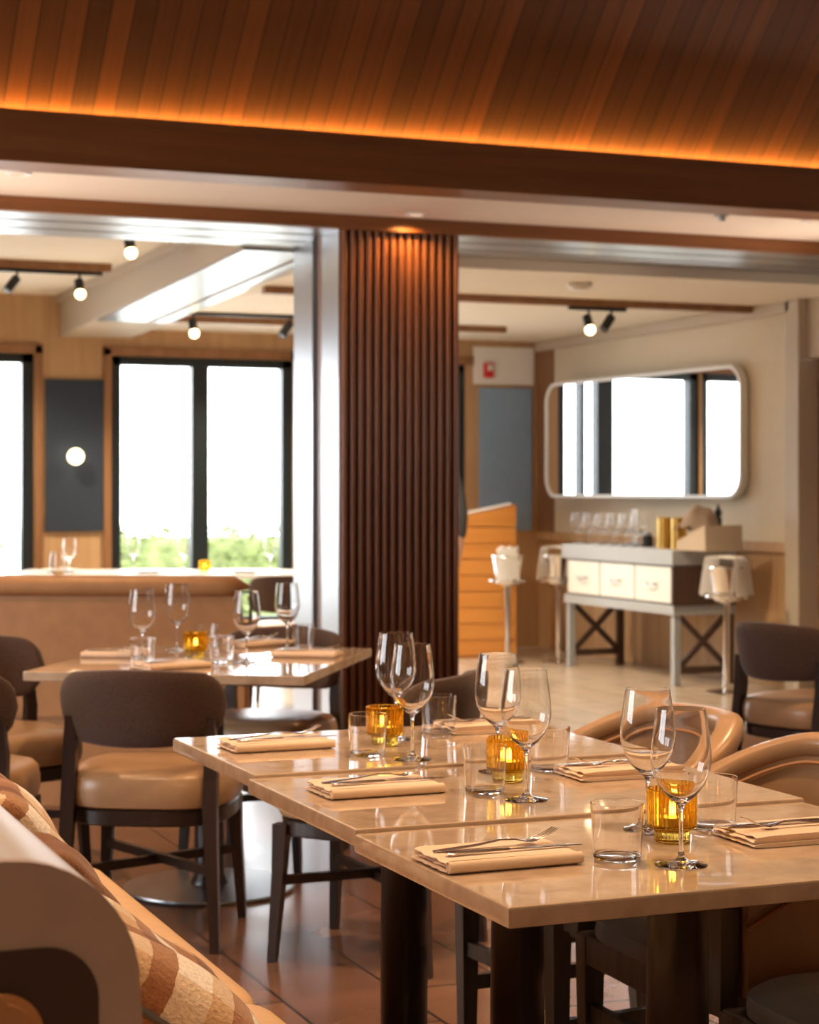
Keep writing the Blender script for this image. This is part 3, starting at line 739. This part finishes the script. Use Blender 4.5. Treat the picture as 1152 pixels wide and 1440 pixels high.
put(tumbler, 1003, 1164, 'short clear tumbler behind and right of the candle holder on the nearest table', G)
put(tumbler, 682, 1114, 'short clear tumbler left of the candle holder on the middle joined table', G)
put(tumbler, 773, 1083, 'short clear tumbler right of the candle holder on the middle joined table', G)
put(tumbler, 517, 1062, 'short clear tumbler left of the candle holder on the far joined table', G)
put(tumbler, 617, 1031, 'short clear tumbler behind the wine glasses on the far joined table', G)
G = 'amber candle holders on the joined tables'
put(candle, 945, 1183, 'ribbed amber glass candle holder on the nearest table', G)
put(candle, 714, 1099, 'ribbed amber glass candle holder on the middle joined table', G)
put(candle, 541, 1048, 'ribbed amber glass candle holder on the far joined table', G)
def setting(x, y, rz, where, group, flip=False, jit=0):
    TZ = .7502+(DZ[2] if 'far joined' in where else DZ[1] if 'middle joined' in where else 0)
    r = rz+(pi if flip else 0)
    napkin((x, y, TZ), r, 'folded peach napkin '+where, 'napkins '+group)
    ca, sa = math.cos(r), math.sin(r)
    def o(dx, dy): return (x+ca*dx-sa*dy, y+sa*dx+ca*dy, TZ+NT)
    fork(o(-.0+jit, .012), r+.05, 'silver fork on the napkin '+where, 'forks '+group)
    knife(o(.008+jit, -.022), r-.02, 'silver knife on the napkin '+where, 'knives '+group)
GJ = 'on the joined tables'
for (u, v), wh, fl in (((700, 1212), 'at the left side of the nearest table', False), ((528, 1118), 'at the left side of the middle joined table', False), ((388, 1059), 'at the left side of the far joined table', False),
                       ((1118, 1178), 'at the right side of the nearest table', True), ((872, 1094), 'at the right side of the middle joined table', True), ((688, 1034), 'at the right side of the far joined table', True)):
    x, y = on_z(u, v, .75); setting(x, y, math.radians(1.0 if not fl else -1), wh, GJ, fl)
# separate table
G = 'wine glasses on the separate table'
for u, v, lab in ((200, 928, 'leftmost wine glass on the separate table, behind a tumbler'), (249, 915, 'second wine glass from the left on the separate table, before the tan banquette'),
                  (347, 932, 'wine glass right of the tumbler and candle on the separate table'), (404, 914, 'rightmost wine glass on the separate table, beside the steel jamb')):
    put(wine, u, v, lab, G)
G = 'tumblers on the separate table'
for u, v, lab in ((201, 935, 'tumbler in front of the leftmost wine glass on the separate table'), (312, 932, 'tumbler right of the amber candle on the separate table'),
                  (291, 912, 'tumbler behind the amber candle on the separate table'), (427, 912, 'tumbler right of the rightmost wine glass on the separate table')):
    put(tumbler, u, v, lab, G)
put(candle, 275, 924, 'ribbed amber candle holder on the separate table', None)
GM = 'on the separate table'
for (u, v), rz, wh in (((165, 923), MROT+.12, 'at the left end of the separate table'), ((240, 939), MROT+.8, 'lying askew at the front of the separate table'),
                       ((432, 923), MROT, 'at the right end of the separate table'), ((362, 908), MROT+.9, 'at the back of the separate table')):
    x, y = on_z(u, v, .75); setting(x, y, rz, wh, GM)

# ------------------------------------------------------------------ distant table by the window
fx, fy = W(-1.62, 13.05)
ft = make_table(2.1, .8); ft.location = (fx, fy, 0); ft.rotation_euler.z = -TH; tag(ft, 'long laid table by the far windows beyond the tan banquette'); ft['group'] = ''
del ft['group']
for k in kids(ft):
    if k.name.startswith('table_top'): k.data.materials[0] = M['porcelain']
def make_plate(): return tag(MB().lathe([(0, 0), (.07, 0), (.075, .004), (.13, .018), (.132, .021), (.128, .022), (.075, .009), (0, .007)], 36).build('dinner_plate', 'porcelain', ang=60), '', 'plate')
plate = Kind(make_plate)
for i, (la, D, lab) in enumerate(((-2.35, 12.9, 'white plate at the left end of the distant window table'), (-1.75, 12.85, 'white plate in the middle of the distant window table'), (-1.1, 12.85, 'white plate at the right end of the distant window table'))):
    x, y = W(la, D); plate((x, y, TZ), 0, lab, 'plates on the distant table')
for la, D, lab in ((-2.26, 12.75, 'distant wine glass left on the window table, before the oak wall'), (-1.55, 13.2, 'distant wine glass in front of the window mullion'), (-1.9, 13.2, 'distant wine glass left of the window mullion'), (-.95, 13.1, 'distant wine glass at the right end of the window table')):
    x, y = W(la, D); wine((x, y, TZ), 0, lab, 'wine glasses on the distant table')
xt, yt = W(-1.98, 10.1); t4 = make_table(.8, .8); t4.location = (xt, yt, 0); t4.rotation_euler.z = MROT; tag(t4, 'marble table hidden behind the tan banquette, carrying the big wine glass')
x, y = W(-1.83, 10.0); wine((x, y, TZ), 0, 'wine glass showing above the left part of the tan banquette roll')
x, y = W(-1.37, 12.85); candle((x, y, TZ), 0, 'distant amber candle holder on the window table')

# ------------------------------------------------------------------ sideboard and what stands on it
SX0, SX1 = 6.40, 6.86
SYR, SYL = 11.19, 12.80
sb = thing('sideboard', 'grey sideboard with three white drawers and X braced legs under the mirror', 'sideboard', (SX0, SYR, 0)); SL = SYL-SYR; SD = SX1-SX0
MB().box((-.03, -.02, .80), (SD, SL+.02, .905), .006).build('top', 'grey_paint', sb)
MB().box((.012, 0, .50), (SD, SL, .80)).build('carcass', 'sidewood', sb)
MB().box((-.015, -.01, .47), (SD, SL+.01, .535), .004).build('lower_rail', 'grey_paint', sb)
MB().box((-.03, -.026, .535), (SD, -.001, .80)).build('end_panel', 'sidewood', sb)
for k in range(3):
    y0 = .03+k*(SL-.06)/3; y1 = y0+(SL-.06)/3-.02
    dr = MB().box((-.012, y0, .548), (.02, y1, .79), .005).build('drawer', 'white_paint', sb)
    ym = (y0+y1)/2; MB().tube([(-.012, ym-.07, .67), (-.04, ym-.06, .672), (-.045, ym, .66), (-.04, ym+.06, .672), (-.012, ym+.07, .67)], .006).build('pull', 'steel', dr)
for y, nm_ in ((.03, 0), (SL-.03, 1)):
    MB().box((.0, y-.025, 0), (.05, y+.025, .47), .003).build('leg', 'grey_paint', sb)
    MB().box((SD-.05, y-.025, 0), (SD, y+.025, .47), .003).build('leg', 'sidewood', sb)
    MB().bar((.05, y, .46), (SD-.05, y, .12), .03, .03, .035, .035).bar((.05, y+.001, .12), (SD-.05, y+.001, .46), .03, .03, .035, .035).bar((.04, y, .10), (SD-.04, y, .10), .03, .03, .045, .045).build('cross_brace', 'sidewood', sb)
SZ = .9055
def on_sb(u, X): return (X, on_X(u, 690, X)[0], SZ)
G = 'wine glasses on the sideboard'; labs = ['first', 'second', 'third', 'fourth', 'fifth', 'sixth']
for r_, X in enumerate((6.50, 6.62)):
    for k in range(6): wine(on_sb(811+k*17+r_*6, X), k, '%s wine glass from the left in the %s row on the sideboard' % (labs[k], ('front', 'back')[r_]), G)
p = on_sb(893, 6.74); cd = thing('menu_holder', 'upright white menu card in a stand behind the sideboard glasses', 'menu card', p, math.radians(75))
MB().box((-.09, -.03, 0), (.09, .03, .012), .003).build('foot', 'steel', cd)
MB().box((-.085, -.004, .0125), (.085, .004, .26), .002).build('card', 'white_frame', cd)
p = on_sb(911, 6.60); jr = thing('jar', 'small dark jar with steel lid beside the gold canisters', 'jar', p)
MB().lathe([(0, 0), (.035, 0), (.038, .005), (.038, .07), (.03, .08), (0, .08)], 24).build('body', 'black', jr); MB().lathe([(0, .081), (.032, .081), (.032, .10), (0, .103)], 24).build('lid', 'steel', jr)
for u, lab in ((935, 'left gold ice canister on the sideboard'), (955, 'right gold ice canister on the sideboard, under the beige cloth')):
    MBg = MB().lathe([(0, 0), (.05, 0), (.052, .004), (.052, .205), (.054, .21), (.050, .212), (.048, .205), (.048, .006), (0, .005)], 36)
    tag(MBg.build('ice_canister', 'gold', loc=on_sb(u, 6.52), ang=50), lab, 'canister')
p = on_sb(999, 6.57); bxo = thing('serving_box', 'open beige slanted box at the right end of the sideboard', 'box', p)
def wallp(a, b): return a, b
MB().prism([(-.17, 0), (.19, 0), (.19, .06), (-.17, .17)], -.14, -.132, 'x').prism([(-.17, 0), (.19, 0), (.19, .06), (-.17, .17)], .132, .14, 'x').box((-.132, -.17, 0), (.132, -.162, .168)).box((-.132, .182, 0), (.132, .19, .06)).box((-.132, -.162, 0), (.132, .182, .008)).build('tray', 'kraft', bxo)
def drape(name, label, loc, rz, sc, m='cloth', parent=None):
    mb = MB()
    def f(u, v):
        a, b = 2*u-1, 2*v-1; r = min(1.3, math.hypot(a, b))
        z = .10*(1-min(1, r)**2.2)-.06*max(0, r-.7)+.012*math.sin(6*a+2*b)+.010*math.sin(7*b-3*a)
        return (a*.12*sc*(1-.25*max(0, r-.8)), b*.12*sc*(1-.25*max(0, r-.8)), z*sc)
    mb.grid(f, 22, 22)
    top = mb.bm.faces[:]; bmesh.ops.solidify(mb.bm, geom=top, thickness=.004)
    return mb.build(name, m, parent, ang=180, loc=loc, rotz=rz)
p = on_sb(983, 6.60); tag(drape('napkin_cloth', '', (p[0], p[1], SZ+.172), .4, 1.15), 'crumpled beige cloth heaped on the serving box on the sideboard', 'cloth')
p = on_sb(1010, 6.81)
pm = thing('pepper_mill', 'tall black pepper mill at the right end of the sideboard', 'pepper mill', p)
MB().lathe([(0, 0), (.03, 0), (.032, .01), (.026, .05), (.02, .10), (.024, .16), (.027, .20), (.02, .215), (0, .216)], 24).build('body', 'black', pm)
MB().lathe([(0, .217), (.02, .217), (.027, .235), (.025, .26), (.012, .275), (.008, .30), (0, .302)], 24).build('knob', 'black', pm)

def make_bucket():
    t = thing('wine_bucket_stand', '', 'ice bucket')
    MB().lathe([(0, 0), (.13, 0), (.135, .006), (.12, .014), (.03, .022), (.022, .03), (0, .03)], 40).build('base', 'chrome', t)
    MB().lathe([(0, .03), (.022, .03), (.022, .58), (0, .58)], 24).build('post', 'chrome', t)
    MB().lathe([(0, .58), (.06, .58), (.085, .60), (.12, .80), (.128, .805), (.124, .812), (.115, .805), (.08, .607), (0, .59)], 40).build('bucket', 'chrome', t)
    ring_ = [( .135*math.cos(2*pi*k/30), .135*math.sin(2*pi*k/30), .615+.01*math.cos(4*pi*k/30)) for k in range(31)]
    MB().tube(ring_, .008, 8).build('collar', 'chrome', t)
    mb = MB()
    def f(u, v):
        b = (v-.5)*2; w = .062+.03*abs(b)**1.5; a = (u-.5)*2
        y = b*.15 if abs(b) < .72 else math.copysign(.108+.012*(abs(b)-.72)/.28, b)
        z = .875-.02*b*b if abs(b) < .6 else .868-(abs(b)-.6)/.4*.24
        y = math.copysign(min(abs(b)/.6, 1)*.118+max(0, abs(b)-.6)*.06, b)
        return (a*w+.01*math.sin(5*b), y, z+.008*math.sin(7*a+3*b))
    mb.grid(f, 12, 30); bmesh.ops.solidify(mb.bm, geom=mb.bm.faces[:], thickness=.006)
    mb.build('draped_napkin', 'white_linen', t, ang=180)
    MB().lathe([(0, .62), (.037, .62), (.037, .80), (.015, .84), (.014, .90), (0, .90)], 20, (-.02, .02, 0)).build('bottle', 'black', t) if False else None
    return t
bucket = Kind(make_bucket)
for u, D, rz, lab in ((714, 14.5, -.5, 'chrome wine bucket stand with white napkin before the host stand'), (786, 14.55, .7, 'chrome wine bucket stand at the left end of the sideboard'), (1022, 12.35, .35, 'chrome wine bucket stand with napkin at the right end of the sideboard')):
    x, y = W((u-576)*D/F, D); bucket((x, y, 0), rz, lab, 'wine bucket stands')
x, y = W((703-576)*14.9/F, 14.9)

# host stand
hx, hy = W((672-576)*15.2/F, 15.2)
hs = thing('host_stand', 'honey oak host stand with slanted top right of the pillar', 'podium', (hx, hy-.12, 0), -TH+.05)
mb = MB()
for k in range(8): mb.box((-.235, -.20, .02+k*.125), (.235, .20, .02+k*.125+.118), .004)
mb.build('slatted_body', 'podium', hs)
MB().box((-.22, -.185, 0), (.22, .185, 1.02)).build('carcass', 'podium', hs)
MB().prism([(-.235, 1.021), (.235, 1.021), (.235, 1.19), (-.235, 1.09)], -.20, .20, 'y', .004).build('slanted_top', 'podium', hs)
MB().prism([(-.2, 1.105), (.2, 1.19), (.2, 1.205), (-.2, 1.12)], -.15, .15, 'y').build('reservation_book', 'porcelain', hs)
# planter box beside it: small herb pot on the first bucket stand is read as greenery on the host side
hp_x, hp_y = W((700-576)*15.05/F, 15.05)

# ------------------------------------------------------------------ person half hidden by the pillar
def skin_mesh(name, verts, edges, radii, m, parent=None, sub=2, root=0):
    me = bpy.data.meshes.new(name); me.from_pydata(verts, edges, []); o = bpy.data.objects.new(name, me); C.objects.link(o)
    sk = o.modifiers.new('s', 'SKIN'); sk.use_smooth_shade = True
    for i, r in enumerate(radii):
        me.skin_vertices[0].data[i].radius = r if isinstance(r, tuple) else (r, r)
    me.skin_vertices[0].data[root].use_root = True
    su = o.modifiers.new('u', 'SUBSURF'); su.levels = sub; su.render_levels = sub
    dg = bpy.context.evaluated_depsgraph_get(); m2 = bpy.data.meshes.new_from_object(o.evaluated_get(dg))
    o.modifiers.clear(); o.data = m2; m2.name = name; m2.materials.clear(); m2.materials.append(M[m])
    for p in m2.polygons: p.use_smooth = True
    if parent: o.parent = parent
    return o
px_, py_ = W(.12, 13.3)
pe = thing('person', 'person in grey shirt and black trousers half hidden behind the fluted pillar', 'person', (px_, py_, 0), -TH+.25)
V = [(0, 0, .95), (0, 0, 1.12), (0, -.01, 1.30), (0, 0, 1.44), (0, .0, 1.53), (0, .025, 1.60), (0, .03, 1.68), (0, .02, 1.765)]
E = [(0, 1), (1, 2), (2, 3), (3, 4), (4, 5), (5, 6), (6, 7)]; R_ = [(.15, .11), (.14, .10), (.16, .11), (.10, .08), .056, (.070, .078), (.082, .098), (.058, .070)]
def add(chain, radii, root):
    prev = root
    for p, r in zip(chain, radii): V.append(p); R_.append(r); E.append((prev, len(V)-1)); prev = len(V)-1
    return prev
for sx in (-1, 1):
    add([(sx*.10, 0, .88), (sx*.105, .015, .50), (sx*.11, -.02, .10)], [.095, .06, .042], 0)
    hnd = add([(sx*.185, 0, 1.40), (sx*.235, -.03, 1.12), (sx*.24, .04, .88), (sx*.235, .06, .82)], [.06, .045, .033, .026], 3)
    for k in range(4):
        yy = .035+.018*k
        add([(sx*.235, yy, .775), (sx*(.228-.004*k), yy+.005, .735), (sx*.215, yy+.008, .705)], [.011, .0095, .008], hnd)
    add([(sx*.215, .085, .80), (sx*.205, .10, .765)], [.012, .009], hnd)
V.append((0, .135, 1.665)); R_.append(.012); E.append((6, len(V)-1))
for sx in (-1, 1): V.append((sx*.088, .02, 1.67)); R_.append((.010, .022)); E.append((6, len(V)-1))
skin_mesh('body', V, E, R_, 'skin', pe)
for sx in (-1, 1): MB().lathe([(0, -.009), (.008, -.004), (.008, .004), (0, .009)], 10, (sx*.032, .112, 1.69)).build('eye', 'black', pe)
MB().box((-.022, .108, 1.618), (.022, .116, 1.626), .003).build('mouth', 'red', pe)
# head detail, clothes
hb = MB()
hb.grid(lambda u, v: ((.083+.004*math.sin(9*u))*math.sin(v*pi*.60)*math.cos(2*pi*u), .008+.098*math.sin(v*pi*.60*(1 if math.sin(2*pi*u) < .2 else .72))*math.sin(2*pi*u), 1.695+.105*math.cos(v*pi*.60*(1 if math.sin(2*pi*u) < .2 else .72))), 33, 12)
bmesh.ops.solidify(hb.bm, geom=hb.bm.faces[:], thickness=.012); hb.build('hair', 'hair', pe, ang=180)
V2 = [(0, 0, .80), (0, 0, 1.0), (0, 0, 1.14), (0, -.01, 1.30), (0, 0, 1.43)]; E2 = [(0, 1), (1, 2), (2, 3), (3, 4)]; R2 = [(.19, .15), (.185, .145), (.17, .13), (.185, .135), (.12, .09)]
for sx in (-1, 1):
    i = len(V2); V2 += [(sx*.19, 0, 1.40), (sx*.24, -.03, 1.13), (sx*.243, .025, .95)]; E2 += [(4, i), (i, i+1), (i+1, i+2)]; R2 += [.068, .054, .045]
skin_mesh('shirt', V2, E2, R2, 'shirt', pe)
V3 = [(0, 0, 1.0)]; E3 = []; R3 = [(.17, .13)]
for sx in (-1, 1):
    i = len(V3); V3 += [(sx*.10, 0, .85), (sx*.107, .015, .50), (sx*.11, -.02, .09)]; E3 += [(0, i), (i, i+1), (i+1, i+2)]; R3 += [.115, .085, .07]
skin_mesh('trousers', V3, E3, R3, 'trousers', pe)
for sx in (-1, 1):
    MB().sections([[(sx*.115+w*sup(2*pi*k/16, 2.6)[0], y, h/2+h/2*sup(2*pi*k/16, 3)[1]) for k in range(16)] for y, w, h in ((-.08, .025, .06), (-.06, .04, .10), (.02, .045, .10), (.10, .047, .07), (.16, .04, .05), (.185, .015, .03))]).build('shoe', 'shoe', pe)

# ------------------------------------------------------------------ outside: hedge along the terrace
def hedge(label, x0, x1, y, top):
    t = thing('hedge', label, 'hedge', ((x0+x1)/2, y, -.02)); w = (x1-x0)/2
    mb = MB()
    for i in range(2600):
        x = random.uniform(-w, w); f = random.random(); z = random.uniform(.1, top) if f < .6 else top+random.gauss(0, .06)
        yy = (-.3 if f < .6 else random.uniform(-.3, .3))+random.gauss(0, .05)
        a, b = random.uniform(0, 6.28), random.uniform(-1, 1); s = random.uniform(.035, .07)
        mtx = Matrix.Translation((x, yy, z)) @ Matrix.Rotation(a, 4, 'Z') @ Matrix.Rotation(b, 4, 'X')
        vs = [mb.bm.verts.new(mtx @ Vector(q)) for q in ((-s, 0, 0), (0, -s*.5, .01), (s, 0, 0), (0, s*.5, .01))]
        mb.bm.faces.new(vs)
    mb.build('foliage', 'leaf', t)
    MB().box((-w+.05, -.22, .0), (w-.05, .22, top-.06), .1, 3).build('inner_growth', 'leaf', t)
hedge('clipped green hedge outside the left window', .2, 3.2, 18.6, .92)
hedge('clipped green hedge outside the double window behind the banquette', 3.5, 9.5, 18.6, .92)

# ================================================================== LIGHT
w = bpy.data.worlds.new('sky'); bpy.context.scene.world = w; w.use_nodes = True
bg = w.node_tree.nodes['Background']; bg.inputs[0].default_value = (.93, .97, 1, 1); bg.inputs[1].default_value = 8.0
def area(name, loc, rot, sx, sy, e, col, portal=False):
    l = bpy.data.lights.new(name, 'AREA'); l.shape = 'RECTANGLE'; l.size = sx; l.size_y = sy; l.energy = e; l.color = col
    o = bpy.data.objects.new(name, l); C.objects.link(o); o.location = loc; o.rotation_euler = rot
    if portal: l.cycles.is_portal = True
    return o
for a, b in wins: area('daylight portal', ((a+b)/2, YB+.2, (ZW0+ZW1)/2), (-pi/2, 0, 0), b-a, ZW1-ZW0, 1, (1, 1, 1), True)
for a, b in lw: area('daylight portal', (-4.2, (a+b)/2, 1.75), (0, -pi/2, 0), 2.3, b-a, 1, (1, 1, 1), True)
spot('overhead fill', (-.2, -2.6, 3.8), (.3, 1.9, .8), 150, (1, .68, .42), 60, .08)  # unseen spot added behind the camera to brighten the bench end
# LED strips in the two coves
area('cove strip', (2.5, 8.05, 2.835), (pi, 0, 0), 13, .02, 50, (1, .38, .06))
area('upper cove strip', (2.5, 7.38, 3.66), (math.radians(150), 0, 0), 13, .02, 18, (1, .38, .06))
# fill spots added under the front room's flat ceiling, without fixtures
for x, y in ((1.9, 2.2), (1.9, 4.2), (3.6, 5.2), (-.2, 3.6), (.2, 6.2), (4.5, 3.2), (-.3, -.9), (2.6, -.8)):
    spot('overhead fill', (x, y, 3.83), (x, y, 0), 225, (1, .64, .36), 95, .06)
for x, y, z in ((4.9, 10.3, ZR), (4.9, 12.6, ZR), (4.2, 11.6, ZR), (4.2, 13.6, ZR), (1.6, 11.2, ZL), (.2, 12.6, ZL), (2.2, 13.4, ZL)):
    spot('dining room fill', (x, y, z-.03), (x, y, 0), 150, (1, .80, .55), 130, .05)  # added to brighten the back room, no fixtures here

for x, tx_ in ((.85, 2.3), (6.35, 4.9)): spot('soffit fill', (x, 8.45, 1.55), (tx_, 8.48, ZS), 75, (1, .78, .62), 100, .08, .9)  # unseen spots added off to the sides to brighten the soffit

# ================================================================== CAMERA
cam = bpy.data.cameras.new('camera'); co = bpy.data.objects.new('camera', cam); C.objects.link(co)
co.location = (0, 0, ZC); co.rotation_euler = (pi/2, 0, -TH)
cam.sensor_fit = 'HORIZONTAL'; cam.sensor_width = 24; cam.lens = F/1152*24; cam.shift_y = -30/1152
cam.dof.use_dof = True; cam.dof.focus_distance = 2.95; cam.dof.aperture_fstop = 6.5; cam.clip_start = .05
sc_ = bpy.context.scene; sc_.camera = co
sc_.view_settings.view_transform = 'Standard'; sc_.view_settings.look = 'None'; sc_.view_settings.gamma = 1; sc_.view_settings.use_curve_mapping = False
sc_.view_settings.exposure = 0.12
cy = sc_.cycles
cy.use_denoising = True; cy.max_bounces = 14; cy.diffuse_bounces = 5; cy.glossy_bounces = 6; cy.transmission_bounces = 12; cy.transparent_max_bounces = 16
cy.sample_clamp_indirect = 12; cy.use_adaptive_sampling = True; cy.adaptive_threshold = .015
